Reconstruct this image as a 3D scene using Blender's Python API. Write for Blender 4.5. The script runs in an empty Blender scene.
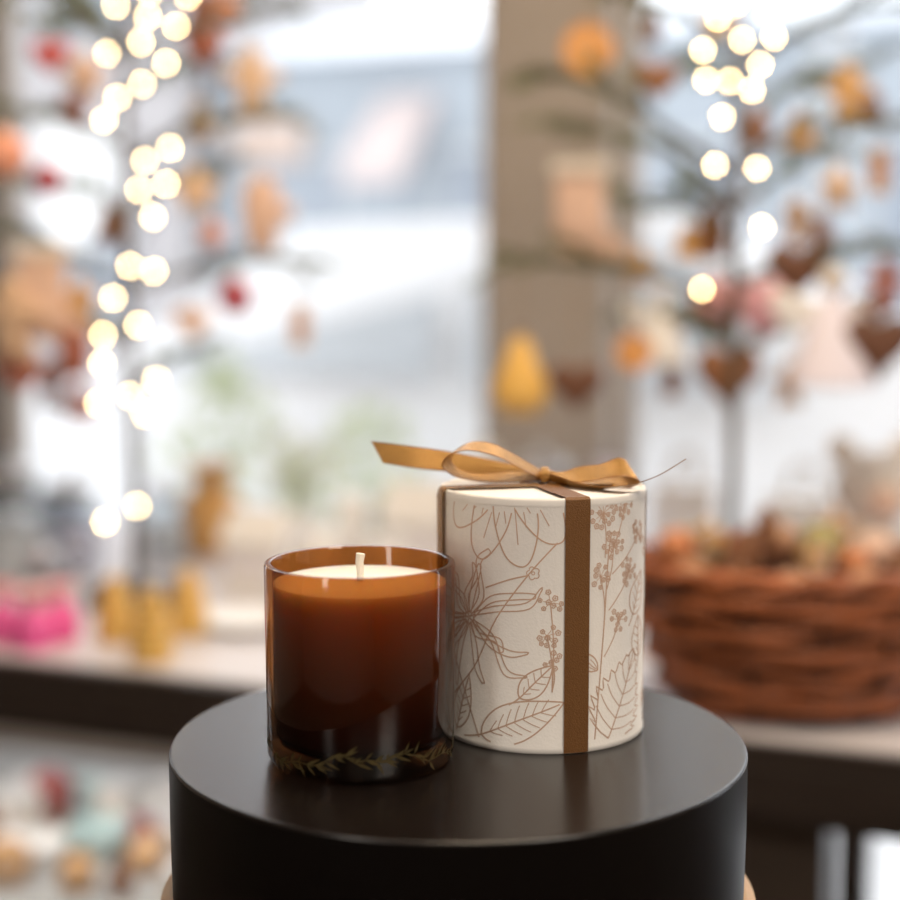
import bpy, math, random
from mathutils import Vector, Matrix
from math import sin, cos, pi, radians, atan, asin
random.seed(11)
SC = bpy.context.scene
COL = SC.collection
SC.view_settings.view_transform = 'Standard'

# ------------------------------------------------------------------ camera model
F = 1450.0
PITCH = atan(150 / F)
ZC, ZD, ZT = 1.14, 0.95, 0.79
cP, sP = cos(PITCH), sin(PITCH)
def ray(px, py):
    dx = (px - 450) / F; dy = (450 - py) / F
    return Vector((dx, cP + dy * sP, -sP + dy * cP))
def at(px, py, Y):
    d = ray(px, py); return Vector((0, 0, ZC)) + d * (Y / d.y)
def at_z(px, py, z):
    d = ray(px, py); return Vector((0, 0, ZC)) + d * ((z - ZC) / d.z)
# shop-front frame: u runs along the window wall, n points out to the street
P0 = Vector((-0.434, 1.40, 0)); CA, SA = 0.9325, 0.3612
ANG = -math.asin(SA)
def W(u, n, z): return Vector((P0.x + u * CA + n * SA, P0.y - u * SA + n * CA, z))

# ------------------------------------------------------------------ materials
def mat(name, col, rough=0.5, metal=0.0, var=0.12, scale=30, bump=0.0, bscale=None, sss=0.0, sssr=None, coat=0.0,
        sheen=0.0, emit=None, estr=0.0, stretch=None, spec=0.5):
    m = bpy.data.materials.new(name); m.use_nodes = True
    nt = m.node_tree; b = nt.nodes['Principled BSDF']
    tc = nt.nodes.new('ShaderNodeTexCoord'); mp = nt.nodes.new('ShaderNodeMapping')
    nt.links.new(tc.outputs['Object'], mp.inputs['Vector'])
    if stretch: mp.inputs['Scale'].default_value = stretch
    nz = nt.nodes.new('ShaderNodeTexNoise'); nz.inputs['Scale'].default_value = scale; nz.inputs['Detail'].default_value = 3
    nt.links.new(mp.outputs['Vector'], nz.inputs['Vector'])
    mx = nt.nodes.new('ShaderNodeMix'); mx.data_type = 'RGBA'
    mx.inputs['A'].default_value = (*[c * (1 - var) for c in col], 1)
    mx.inputs['B'].default_value = (*[min(1, c * (1 + var)) for c in col], 1)
    nt.links.new(nz.outputs['Fac'], mx.inputs['Factor'])
    nt.links.new(mx.outputs['Result'], b.inputs['Base Color'])
    b.inputs['Roughness'].default_value = rough; b.inputs['Metallic'].default_value = metal
    b.inputs['Specular IOR Level'].default_value = spec
    if coat: b.inputs['Coat Weight'].default_value = coat; b.inputs['Coat Roughness'].default_value = 0.25
    if sheen: b.inputs['Sheen Weight'].default_value = sheen
    if sss:
        b.inputs['Subsurface Weight'].default_value = sss
        b.inputs['Subsurface Radius'].default_value = sssr or (1, .6, .4)
        b.inputs['Subsurface Scale'].default_value = 0.012
    if emit:
        b.inputs['Emission Color'].default_value = (*emit, 1); b.inputs['Emission Strength'].default_value = estr
    if bump:
        n2 = nt.nodes.new('ShaderNodeTexNoise'); n2.inputs['Scale'].default_value = bscale or scale * 4
        nt.links.new(mp.outputs['Vector'], n2.inputs['Vector'])
        bp = nt.nodes.new('ShaderNodeBump'); bp.inputs['Strength'].default_value = bump; bp.inputs['Distance'].default_value = 0.002
        nt.links.new(n2.outputs['Fac'], bp.inputs['Height']); nt.links.new(bp.outputs['Normal'], b.inputs['Normal'])
    return m
def glassmat(name, tint, refl=1.0, rough=0.03, tint2=None, zr=None):
    m = bpy.data.materials.new(name); m.use_nodes = True; nt = m.node_tree
    for n in list(nt.nodes): nt.nodes.remove(n)
    N = nt.nodes.new; Lk = nt.links.new
    out = N('ShaderNodeOutputMaterial'); mix = N('ShaderNodeMixShader')
    tr = N('ShaderNodeBsdfTransparent'); gl = N('ShaderNodeBsdfGlossy')
    tr.inputs['Color'].default_value = (*tint, 1); gl.inputs['Roughness'].default_value = rough
    lw = N('ShaderNodeLayerWeight'); lw.inputs['Blend'].default_value = .5
    pw = N('ShaderNodeMath'); pw.operation = 'POWER'; pw.inputs[1].default_value = 4.5
    ma = N('ShaderNodeMath'); ma.operation = 'MULTIPLY_ADD'; ma.inputs[1].default_value = .75 * min(1, refl); ma.inputs[2].default_value = .04 * refl
    Lk(lw.outputs['Facing'], pw.inputs[0]); Lk(pw.outputs[0], ma.inputs[0]); Lk(ma.outputs[0], mix.inputs[0])
    if tint2:   # light lost down the jar painted into the tint, deepest at the thick foot
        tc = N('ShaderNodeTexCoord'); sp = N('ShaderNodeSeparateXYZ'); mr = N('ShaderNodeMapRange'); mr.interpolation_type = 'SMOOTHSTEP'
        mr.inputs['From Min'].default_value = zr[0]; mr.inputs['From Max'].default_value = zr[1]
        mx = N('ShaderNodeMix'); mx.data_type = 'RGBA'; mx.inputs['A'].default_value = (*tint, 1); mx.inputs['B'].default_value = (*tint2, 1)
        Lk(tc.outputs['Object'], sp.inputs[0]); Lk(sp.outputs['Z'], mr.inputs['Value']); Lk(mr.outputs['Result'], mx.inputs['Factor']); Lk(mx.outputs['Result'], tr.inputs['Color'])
    Lk(tr.outputs[0], mix.inputs[1]); Lk(gl.outputs[0], mix.inputs[2]); Lk(mix.outputs[0], out.inputs[0]); return m

M = dict(
    drum=mat('drum_lacquer', (.0065, .0045, .0038), .25, var=.1, scale=15, bump=.02, bscale=300, spec=.55),
    drumside=mat('drum_side_black', (.0045, .0034, .003), .42, var=.1, scale=15, spec=.12),
    seat=mat('pale_wood', (.55, .36, .2), .5, scale=8, stretch=(1, 12, 1)),
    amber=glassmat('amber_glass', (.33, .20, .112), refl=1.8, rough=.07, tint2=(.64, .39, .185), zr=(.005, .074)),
    wax=mat('cream_wax', (.87, .83, .77), .45, var=.03, sss=1.0, sssr=(1.0, .7, .45)),
    wick=mat('cotton_wick', (.85, .80, .70), .9, var=.1, scale=600),
    goldprint=mat('gold_print', (.085, .062, .018), .5, .2, var=.45, scale=200),
    paper=mat('cream_paper', (.85, .82, .775), .75, var=.03, scale=200, bump=.06, bscale=900),
    lidp=mat('white_paper', (.86, .83, .785), .7, var=.03, scale=100),
    ink=mat('tan_ink', (.65, .435, .315), .8, var=.12, scale=300),
    satin=mat('gold_satin', (.50, .27, .075), .27, .6, var=.25, scale=1100, bump=.5, bscale=2200),
    satin_shade=mat('gold_satin_shaded', (.19, .085, .026), .46, .0, var=.16, scale=900, bump=.3, bscale=1800, spec=.35),  # same ribbon as the gold satin, shade on the bands put into its colour
    satin2=mat('dark_satin_edge', (.27, .12, .028), .5, .1, var=.35, scale=1200),
    dark=mat('dark_wood', (.022, .015, .012), .5, scale=6, var=.4, stretch=(2, 2, 14)),
    legw=mat('grey_brown_wood', (.05, .038, .03), .5, scale=6, var=.3, stretch=(2, 2, 14)),
    ttop=mat('pale_table_paint', (.60, .575, .60), .4, scale=12, var=.06),
    shelfm=mat('pale_shelf', (.50, .51, .51), .5),
    post=mat('taupe_paint', (.325, .285, .25), .6, scale=9, var=.1),
    darkpost=mat('dark_paint', (.05, .035, .03), .6),
    wall=mat('plaster', (.42, .36, .31), .9, scale=6, var=.05, bump=.05),
    ceil=mat('ceiling_paint', (.7, .67, .62), .9, scale=4, var=.03),
    floor=mat('floor_planks', (.16, .10, .065), .5, scale=5, var=.35, stretch=(1, 14, 1)),
    pane=glassmat('window_glass', (.985, .99, .995), .5, .0),
    clear=glassmat('clear_glass', (.90, .925, .945), 1.2, .02),
    bark=mat('bark', (.09, .062, .035), .8, scale=80, var=.4),
    needle=mat('needles', (.135, .17, .05), .7, scale=60, var=.4),
    wire=mat('green_wire', (.03, .05, .03), .6),
    bulb=mat('bulb_glow', (1, .8, .5), .4, emit=(1, .68, .31), estr=46),
    string=mat('jute_string', (.35, .24, .13), .9),
    brown=mat('walnut_brown', (.24, .10, .04), .55, scale=30, var=.3),
    dbrown=mat('dark_brown', (.14, .058, .03), .5, scale=30, var=.3),
    rbrown=mat('red_brown', (.36, .12, .08), .6, var=.2),
    red=mat('deep_red', (.55, .08, .07), .45, var=.15),
    dred=mat('dark_red', (.42, .07, .10), .35, var=.15),
    pink=mat('soft_pink', (.88, .47, .50), .7, var=.1),
    hotpink=mat('hot_pink', (.85, .12, .38), .4, var=.25, scale=60),
    peach=mat('peach', (.78, .34, .22), .6),
    beige=mat('beige', (.66, .46, .31), .8, scale=60, var=.15),
    pbeige=mat('pink_beige', (.68, .47, .37), .8, scale=50, var=.15),
    tan=mat('tan', (.62, .35, .13), .85, scale=60, var=.2),
    orange=mat('orange_flesh', (.80, .36, .07), .45, scale=90, var=.2),
    rind=mat('orange_rind', (.62, .25, .04), .5, scale=120, var=.15, bump=.2),
    mutor=mat('dried_orange_skin', (.58, .22, .09), .6, scale=120, var=.2, bump=.2),
    gold=mat('golden_yellow', (.76, .45, .10), .5, scale=40, var=.2),
    bees=mat('beeswax', (.70, .44, .12), .5, scale=150, var=.2, sss=.2),
    white=mat('white_ceramic', (.80, .79, .78), .35, var=.03),
    teal=mat('pale_teal_ceramic', (.52, .66, .66), .35, var=.05),
    offw=mat('offwhite_cloth', (.74, .67, .60), .9, scale=80, var=.08, bump=.2),
    lav=mat('pale_lavender', (.76, .72, .82), .8, var=.05),
    silver=mat('silver_metal', (.6, .6, .6), .3, .9, var=.05),
    wicker=mat('brown_wicker', (.36, .105, .032), .45, scale=12, var=.9, bump=.4, bscale=160, stretch=(1, 1, 6)),
    dwicker=mat('dark_wicker', (.05, .02, .012), .6, scale=35, var=.4),
    green=mat('apple_green', (.36, .36, .14), .5, scale=40, var=.25),
    leaf=mat('pale_leaf', (.60, .66, .50), .6, scale=30, var=.2),
    shrub=mat('shrub_leaf', (.46, .51, .34), .7, scale=8, var=.3),
    nut=mat('walnut_shell', (.50, .29, .17), .7, scale=90, var=.3, bump=.5, bscale=120),
    street=mat('snowy_street', (.74, .75, .77), .8, scale=2, var=.08),
    facade=mat('grey_facade', (.33, .36, .39), .9, scale=1, var=.16),
    facade2=mat('pale_facade', (.50, .52, .55), .9, scale=2, var=.1),
    facade3=mat('warm_grey_facade', (.37, .35, .35), .9, scale=2, var=.12),
    board=mat('pale_board', (.70, .69, .68), .8, var=.05),
    roof=mat('snowy_roof', (.72, .75, .79), .9, var=.05),
    fwin=mat('facade_window', (.25, .28, .32), .3, scale=1, var=.2),
    fframe=mat('facade_frame', (.46, .475, .49), .6),
    fbeige=mat('beige_sign', (.48, .37, .31), .7),
    fpink=mat('pink_awning', (.50, .42, .40), .7),
    carp=mat('white_car_paint', (.76, .77, .79), .3, coat=.3, var=.02),
    carg=mat('car_window', (.45, .48, .51), .15, var=.05),
    tyre=mat('tyre_rubber', (.05, .05, .05), .8),
)
# ------------------------------------------------------------------ mesh builder (world coordinates)
def wloc(o):
    v = Vector((0, 0, 0))
    while o is not None: v += o.location; o = o.parent
    return v
class MB:
    def __init__(s): s.v = []; s.f = []; s.m = []
    def add(s, vs, fs, mi=0):
        o = len(s.v); s.v += [Vector(v) for v in vs]
        s.f += [[i + o for i in f] for f in fs]; s.m += [mi] * len(fs); return s
    def hexa(s, c, mi=0):   # 8 corners: bottom 4 ccw, top 4 ccw
        return s.add(c, [(3, 2, 1, 0), (4, 5, 6, 7), (0, 1, 5, 4), (1, 2, 6, 5), (2, 3, 7, 6), (3, 0, 4, 7)], mi)
    def boxw(s, u0, u1, n0, n1, z0, z1, mi=0):
        return s.hexa([W(u0, n0, z0), W(u1, n0, z0), W(u1, n1, z0), W(u0, n1, z0), W(u0, n0, z1), W(u1, n0, z1), W(u1, n1, z1), W(u0, n1, z1)], mi)
    def box(s, c, sx, sy, z0, z1, rz=0, mi=0, top=1.0):
        R = Matrix.Rotation(rz, 3, 'Z'); P = []
        for z, k in ((z0, 1), (z1, top)):
            for a, b in ((-1, -1), (1, -1), (1, 1), (-1, 1)):
                P.append(Vector((c[0], c[1], 0)) + R @ Vector((a * sx / 2 * k, b * sy / 2 * k, z)))
        return s.hexa(P, mi)
    def lathe(s, c, prof, n=32, mi=0, sx=1, sy=1, rot=0):
        vs = []; fs = []
        for r, z in prof:
            for i in range(n):
                a = 2 * pi * i / n + rot; vs.append((c[0] + r * cos(a) * sx, c[1] + r * sin(a) * sy, c[2] + z))
        for j in range(len(prof) - 1):
            for i in range(n):
                k = (i + 1) % n; fs.append((j * n + i, j * n + k, (j + 1) * n + k, (j + 1) * n + i))
        if prof[0][0] > 1e-6: fs.append(tuple(reversed(range(n))))
        if prof[-1][0] > 1e-6: fs.append(tuple(range((len(prof) - 1) * n, len(prof) * n)))
        return s.add(vs, fs, mi)
    def shell(s, c, prof, n=64, mi=0):   # closed profile loop
        vs = []; fs = []; m = len(prof)
        for r, z in prof:
            for i in range(n):
                a = 2 * pi * i / n; vs.append((c[0] + r * cos(a), c[1] + r * sin(a), c[2] + z))
        for j in range(m - 1):
            for i in range(n):
                k = (i + 1) % n; fs.append((j * n + i, j * n + k, (j + 1) * n + k, (j + 1) * n + i))
        fs.append(tuple(reversed(range(n)))); fs.append(tuple(range((m - 1) * n, m * n)))
        return s.add(vs, fs, mi)
    def ball(s, c, r, n=16, m=10, mi=0):
        if not hasattr(r, '__len__'): r = (r, r, r)
        vs = [(c[0], c[1], c[2] - r[2])]; fs = []
        for j in range(1, m):
            t = pi * j / m
            for i in range(n):
                a = 2 * pi * i / n
                vs.append((c[0] + r[0] * sin(t) * cos(a), c[1] + r[1] * sin(t) * sin(a), c[2] - r[2] * cos(t)))
        vs.append((c[0], c[1], c[2] + r[2])); e = len(vs) - 1
        for i in range(n):
            k = (i + 1) % n
            fs.append((0, 1 + k, 1 + i)); fs.append((e, 1 + (m - 2) * n + i, 1 + (m - 2) * n + k))
            for j in range(m - 2):
                fs.append((1 + j * n + i, 1 + j * n + k, 1 + (j + 1) * n + k, 1 + (j + 1) * n + i))
        return s.add(vs, fs, mi)
    def tube(s, pts, r, n=6, mi=0, r2=None, flat=None, closed=False):
        pts = [Vector(p) for p in pts]; L = len(pts); vs = []; fs = []
        for j, p in enumerate(pts):
            if closed: t = pts[(j + 1) % L] - pts[j - 1]
            else: t = pts[min(j + 1, L - 1)] - pts[max(j - 1, 0)]
            t = t.normalized() if t.length > 1e-9 else Vector((0, 0, 1))
            up = Vector((0, 0, 1)) if abs(t.z) < .95 else Vector((0, 1, 0))
            a = t.cross(up).normalized(); b = a.cross(t)
            rr = r if r2 is None else r + (r2 - r) * j / (L - 1)
            for i in range(n):
                g = 2 * pi * i / n; vs.append(p + a * (cos(g) * rr) + b * (sin(g) * (flat if flat else rr)))
        for j in range(L if closed else L - 1):
            q = (j + 1) % L
            for i in range(n):
                k = (i + 1) % n; fs.append((j * n + i, j * n + k, q * n + k, q * n + i))
        if not closed: fs.append(tuple(reversed(range(n)))); fs.append(tuple(range((L - 1) * n, L * n)))
        return s.add(vs, fs, mi)
    def strip(s, pts, ws, th=.0003, mi=0, emi=None):
        vs = []; fs = []; L = len(pts); ks = (-1, -.86, .86, 1)
        for j in range(L):
            t = (pts[min(j + 1, L - 1)] - pts[max(j - 1, 0)]).normalized()
            nrm = t.cross(ws[j]).normalized() * th / 2
            for k in ks: vs.append(pts[j] + ws[j] * k + nrm)
            for k in ks: vs.append(pts[j] + ws[j] * k - nrm)
        fm = []
        for j in range(L - 1):
            o, q = j * 8, j * 8 + 8
            for k in range(3):
                fs.append((o + k, o + k + 1, q + k + 1, q + k)); fm.append(k)
                fs.append((o + 5 + k, o + 4 + k, q + 4 + k, q + 5 + k)); fm.append(k)
            fs.append((o + 4, o, q, q + 4)); fs.append((o + 3, o + 7, q + 7, q + 3)); fm += [0, 0]
        e = (L - 1) * 8
        fs.append((0, 4, 5, 6, 7, 3, 2, 1)); fs.append((e, e + 1, e + 2, e + 3, e + 7, e + 6, e + 5, e + 4)); fm += [1, 1]
        st = len(s.m); s.add(vs, fs, mi)
        if emi is not None:
            for i, k in enumerate(fm):
                if k != 1: s.m[st + i] = emi
        return s
    def pillow(s, c, outl, th, yaw=0, mi=0):
        R = Matrix.Rotation(yaw, 3, 'Z'); n = len(outl); vs = []; fs = []
        prof = [(.5, -.95), (.88, -.7), (.97, -.4), (1, 0), (.97, .4), (.88, .7), (.5, .95)]
        for k, y in prof:
            for x, z in outl: vs.append(Vector(c) + R @ Vector((x * k, y * th / 2, z * k)))
        for j in range(len(prof) - 1):
            for i in range(n):
                q = (i + 1) % n; fs.append((j * n + i, j * n + q, (j + 1) * n + q, (j + 1) * n + i))
        a = len(vs); vs.append(Vector(c) + R @ Vector((0, -th / 2, 0))); vs.append(Vector(c) + R @ Vector((0, th / 2, 0)))
        e = (len(prof) - 1) * n
        for i in range(n):
            q = (i + 1) % n; fs.append((a, q, i)); fs.append((a + 1, e + i, e + q))
        return s.add(vs, fs, mi)
    def cone(s, c, S):      # scaly pinecone of length S
        s.lathe(c, [(0, -.48 * S), (.16 * S, -.4 * S), (.25 * S, -.15 * S), (.22 * S, .15 * S), (.1 * S, .42 * S), (0, .48 * S)], 16)
        for k in range(7):
            z = (-.38 + .12 * k) * S; r = S * .27 * math.sqrt(max(.1, 1 - ((-.38 + .12 * k + .05) / .55) ** 2))
            for i in range(9):
                g = 2 * pi * (i + .5 * (k % 2)) / 9; d = Vector((cos(g), sin(g), 0)); e = Vector((-sin(g), cos(g), 0))
                p = Vector(c) + Vector((0, 0, z))
                s.add([p + d * r * .6 + e * .08 * S, p + d * r * .6 - e * .08 * S, p + d * (r * 1.25) - Vector((0, 0, .07 * S)), p + d * r * .7 + Vector((0, 0, .06 * S))], [(0, 1, 2), (0, 2, 3), (1, 3, 2), (0, 3, 1)])
        return s
    def build(s, name, mats, parent=None, origin=None, smooth=True, ang=38):
        if not isinstance(mats, (list, tuple)): mats = [mats]
        if parent is not None: o0 = wloc(parent)
        elif origin is not None: o0 = Vector(origin)
        else: o0 = Vector((0, 0, 0))
        me = bpy.data.meshes.new(name); me.from_pydata([tuple(v - o0) for v in s.v], [], s.f)
        for m in mats: me.materials.append(m)
        for p, mi in zip(me.polygons, s.m): p.material_index = mi; p.use_smooth = smooth
        me.validate(); me.update()
        if smooth: me.set_sharp_from_angle(angle=radians(ang))
        o = bpy.data.objects.new(name, me); COL.objects.link(o)
        if parent is not None: o.parent = parent
        else: o.location = o0
        return o
def tag(o, label=None, cat=None, group=None, kind=None):
    if label: o['label'] = label
    if cat: o['category'] = cat
    if group: o['group'] = group
    if kind: o['kind'] = kind
    return o
def thing(name, label, cat, loc, group=None):
    o = bpy.data.objects.new(name, None); COL.objects.link(o); o.location = Vector(loc); o.empty_display_size = .02
    return tag(o, label, cat, group)
def struct(name, mb, m, **k): return tag(mb.build(name, m, **k), kind='structure')
def cr(P, n=8):
    P = [Vector(p) for p in P]; out = []
    for i in range(len(P) - 1):
        a, b, c, d = P[max(i - 1, 0)], P[i], P[i + 1], P[min(i + 2, len(P) - 1)]
        for k in range(n):
            t = k / n
            out.append(.5 * ((2 * b) + (c - a) * t + (2 * a - 5 * b + 4 * c - d) * t * t + (3 * b - a - 3 * c + d) * t ** 3))
    out.append(P[-1]); return out

# ================================================================== THE SETTING
U0, U1, N0, NW = -2.0, 2.9, -3.2, 0.85
LOW = .66       # the window to the left of the post starts above a low wall
struct('floor', MB().boxw(U0, U1, N0, NW + .15, -.05, 0), M['floor'])
struct('ceiling', MB().boxw(U0, U1, N0, NW + .15, 2.75, 2.85), M['ceil'])
struct('wall_left', MB().boxw(U0 - .1, U0, N0, NW + .15, 0, 2.75), M['wall'])
struct('wall_right', MB().boxw(U1, U1 + .1, N0, NW + .15, 0, 2.75), M['wall'])
struct('wall_rear', MB().boxw(U0 - .1, U1 + .1, N0 - .1, N0, 0, 2.75), M['wall'])
struct('wall_front', MB().boxw(U0, U1, NW, NW + .15, 0, .16).boxw(U0, U1, NW, NW + .15, 2.45, 2.75).boxw(U0, -1.75, NW, NW + .15, .16, 2.45).boxw(2.6, U1, NW, NW + .15, .16, 2.45)
       .boxw(-1.75, .19, NW, NW + .15, .16, LOW), M['wall'])
struct('trim_1', MB().boxw(.196, .378, NW - .02, NW + .13, .24, 2.45).boxw(.212, .362, NW - .032, NW - .0201, .26, 2.43).boxw(.18, .395, NW - .045, NW + .13, .16, .24), M['post'], smooth=False)
TL = -.715
struct('trim_2', MB().boxw(-1.0, TL, NW - .02, NW + .13, LOW, 2.45).boxw(-.97, TL - .03, NW - .03, NW - .0201, LOW + .02, 2.43), M['darkpost'], smooth=False)
struct('trim_3', MB().boxw(1.60, 1.80, NW - .02, NW + .13, .16, 2.45).boxw(1.62, 1.78, NW - .03, NW - .0201, .3, 2.43), M['post'], smooth=False)
for i, (a, b, z0) in enumerate(((-1.75, -1.0, LOW), (TL, .196, LOW), (.378, 1.60, .16), (1.80, 2.6, .16))):
    w = MB()
    for q in ((a, a + .02, z0, 2.45), (b - .02, b, z0, 2.45), (a + .02, b - .02, z0, z0 + .03), (a + .02, b - .02, 2.41, 2.45)):
        w.boxw(q[0], q[1], NW + .05, NW + .10, q[2], q[3])
    wn = struct('window_%d' % (i + 1), w, M['post'], origin=W((a + b) / 2, NW, z0), smooth=False)
    MB().boxw(a + .02, b - .02, NW + .072, NW + .078, z0 + .03, 2.41).build('pane', M['pane'], wn, smooth=False)
struct('street', MB().boxw(-30, 30, NW + .15, 40, -.16, -.10), M['street'])

# ================================================================== outside
def facade(name, label, u0, u1, n, h, wallm, roofh, sign=None, floors=1):
    t = thing(name, label, 'building', W((u0 + u1) / 2, n, -.1))
    MB().boxw(u0, u1, n, n + 5, -.1, h).build('wall', wallm, t, smooth=False)
    r = MB().add([W(u0 - .02, n - .3, h), W(u1 + .02, n - .3, h), W(u1 + .02, n + 5, h), W(u0 - .02, n + 5, h), W(u0 - .02, n + 2.5, h + roofh), W(u1 + .02, n + 2.5, h + roofh)],
             [(3, 2, 1, 0), (0, 1, 5, 4), (2, 3, 4, 5), (1, 2, 5), (3, 0, 4)])
    r.build('roof', M['roof'], t, smooth=False)
    k = int((u1 - u0) / 1.9)
    for fl in range(floors):
        for i in range(k):
            c = u0 + (i + .5) * (u1 - u0) / k; z = 2.7 * fl
            w = MB()
            for q in ((c - .5, c - .43, 1.0, 2.6), (c + .43, c + .5, 1.0, 2.6), (c - .43, c + .43, 1.0, 1.08), (c - .43, c + .43, 2.52, 2.6), (c - .03, c + .03, 1.08, 2.52)):
                w.boxw(q[0], q[1], n - .06, n + .0, q[2] + z, q[3] + z)
            f = w.build('window', M['fframe'], t, smooth=False)
            MB().boxw(c - .43, c + .43, n - .02, n + .01, 1.08 + z, 2.52 + z).build('pane', M['fwin'], f, smooth=False)
    for (a, b, z0, z1, kind) in sign or []:
        if kind == 'sign': MB().boxw(a, b, n - .12, n - .05, z0, z1).build('sign_board', M['fbeige'], t, smooth=False)
        elif kind == 'board': MB().boxw(a, b, n - .16, n - .08, z0, z1).build('white_board', M['board'], t, smooth=False)
        else:
            MB().add([W(a, n, z1), W(b, n, z1), W(b, n - .9, z0), W(a, n - .9, z0), W(a, n, z1 - .04), W(b, n, z1 - .04), W(b, n - .9, z0 - .2), W(a, n - .9, z0 - .2)],
                     [(0, 1, 2, 3), (7, 6, 5, 4), (3, 2, 6, 7), (0, 3, 7, 4), (2, 1, 5, 6), (1, 0, 4, 5)]).build('awning', M['fpink'], t, smooth=False)
facade('low_building', 'low grey-blue shopfront building across the street, seen through the window', -6.75, 1.2, 12, 3.5, M['facade'], .9,
       [(-6.5, -5.7, 2.5, 2.9, 'sign'), (-4.9, -4.3, 2.4, 3.1, 'awning')])
facade('tall_building', 'taller warm grey building across the street behind the left tree', -16, -6.85, 11.6, 5.4, M['facade3'], .8, [(-8.5, -7.6, 1.7, 2.95, 'board')], 2)
facade('far_building', 'pale building beyond the right-hand window pane', 2.0, 14, 13, 3.6, M['facade2'], 1.0, [(4, 6, 2.4, 3.0, 'awning')])
def car(u0, n0):
    t = thing('parked_car', 'white parked car blurred outside the shop window', 'car', W(u0 + 2.1, n0 + .85, -.1))
    zb = -.1
    side = [(0, .35), (.05, .72), (.25, .88), (1.05, .98), (1.75, 1.46), (2.9, 1.5), (3.6, 1.08), (4.1, 1.0), (4.2, .6), (4.15, .3), (3.6, .25), (.7, .25)]
    vs = []; fs = []; ins = [0.02 if z < 1.0 else .16 for x, z in side]
    n = len(side)
    for sg in (0, 1):
        for (x, z), q in zip(side, ins): vs.append(W(u0 + x, n0 + (q if sg == 0 else 1.7 - q), zb + z))
    fs.append(tuple(range(n))); fs.append(tuple(reversed(range(n, 2 * n))))
    for i in range(n): j = (i + 1) % n; fs.append((j, i, n + i, n + j))
    MB().add(vs, fs).build('body', M['carp'], t, smooth=False)
    for a, c in ((1.28, 2.25), (2.33, 3.25)):
        MB().add([W(u0 + a, n0 + .03, zb + 1.02), W(u0 + c, n0 + .03, zb + 1.02), W(u0 + min(c, 2.95), n0 + .145, zb + 1.38), W(u0 + max(a, 1.78), n0 + .145, zb + 1.38)], [(0, 1, 2, 3)]).build('side_window', M['carg'], t, smooth=False)
    for x in (.85, 3.35):
        for y in (.08, 1.62):
            vs = []
            wh = MB(); c = W(u0 + x, n0 + y, zb + .32); ax = Vector((SA, CA, 0)); e1 = Vector((CA, -SA, 0)); e2 = Vector((0, 0, 1)); N = 24
            pr = [(.18, -.09), (.29, -.1), (.32, -.07), (.32, .07), (.29, .1), (.18, .09)]
            for r, d in pr:
                for i in range(N): g = 2 * pi * i / N; vs.append(c + ax * d + e1 * (r * cos(g)) + e2 * (r * sin(g)))
            fs = [(j * N + i, j * N + (i + 1) % N, (j + 1) * N + (i + 1) % N, (j + 1) * N + i) for j in range(5) for i in range(N)]
            fs += [tuple(range(N)), tuple(range(5 * N, 6 * N))]
            wh.add(vs, fs).build('wheel', M['tyre'], t)
    MB().boxw(u0 - .01, u0 + .08, n0 + .15, n0 + .45, zb + .62, zb + .75).build('headlamp', M['silver'], t, smooth=False)
car(-2.9, 2.7)
def shrub(px, D, h, r, label):
    b = at(px, 300, D); b.z = -.1
    t = thing('garden_shrub', label, 'shrub', b)
    MB().tube([b, b + Vector((.01, 0, h * .5)), b + Vector((-.005, .01, h * .8))], .022, 8, r2=.01).build('stem', M['bark'], t)
    lf = MB(); R = random.Random(px)
    for k in range(420):
        a = R.uniform(0, 6.28); z = R.random(); rr = r * math.sqrt(R.random()) * (sin(pi * (.12 + .85 * z)) ** .7)
        c = b + Vector((rr * cos(a), rr * sin(a), h * (.28 + .72 * z))); d = Vector((R.uniform(-1, 1), R.uniform(-1, 1), R.uniform(-.6, 1))).normalized(); e = d.orthogonal().normalized()
        l = R.uniform(.03, .055); lf.add([c, c + d * l * .5 + e * l * .28, c + d * l, c + d * l * .5 - e * l * .28], [(0, 1, 2, 3)])
    lf.build('foliage', M['shrub'], t, smooth=False)
shrub(222, 3.3, 1.10, .19, 'pale green shrub outside the window, left of the parked car')
shrub(372, 3.2, 1.00, .17, 'pale green shrub outside the window in front of the parked car')

# ================================================================== TABLE in the window
tb = thing('display_table', 'dark wooden display table with pale top along the shop window', 'table', W(.4, .37, 0))
MB().boxw(-.95, 1.65, .0, .76, ZT - .022, ZT).boxw(-.95, 1.65, -.006, .766, ZT - .03, ZT - .0221).build('table_top', M['ttop'], tb, smooth=False)
AZ = ZT - .066
MB().boxw(-.95, 1.65, -.012, .014, AZ, ZT - .003).boxw(-.95, 1.65, -.016, -.0121, AZ + .01, ZT - .02).build('apron', M['dark'], tb, smooth=False)
for u in (-.92, .745, 1.6):
    for n in (.04, .70):
        k = .038 if n < .5 else .02
        MB().boxw(u - k, u + k, n - .025, n + .045, 0, ZT - .031).boxw(u - k - .007, u + k + .007, n - .032, n + .052, 0, .06).build('leg', M['legw'], tb, smooth=False)
MB().boxw(-.90, .70, .05, .52, .478, .50).boxw(-.90, .70, .03, .0499, .46, .51).build('lower_shelf', M['shelfm'], tb, smooth=False)
def tz(px, py, z=ZT): return at_z(px, py, z)

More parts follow.
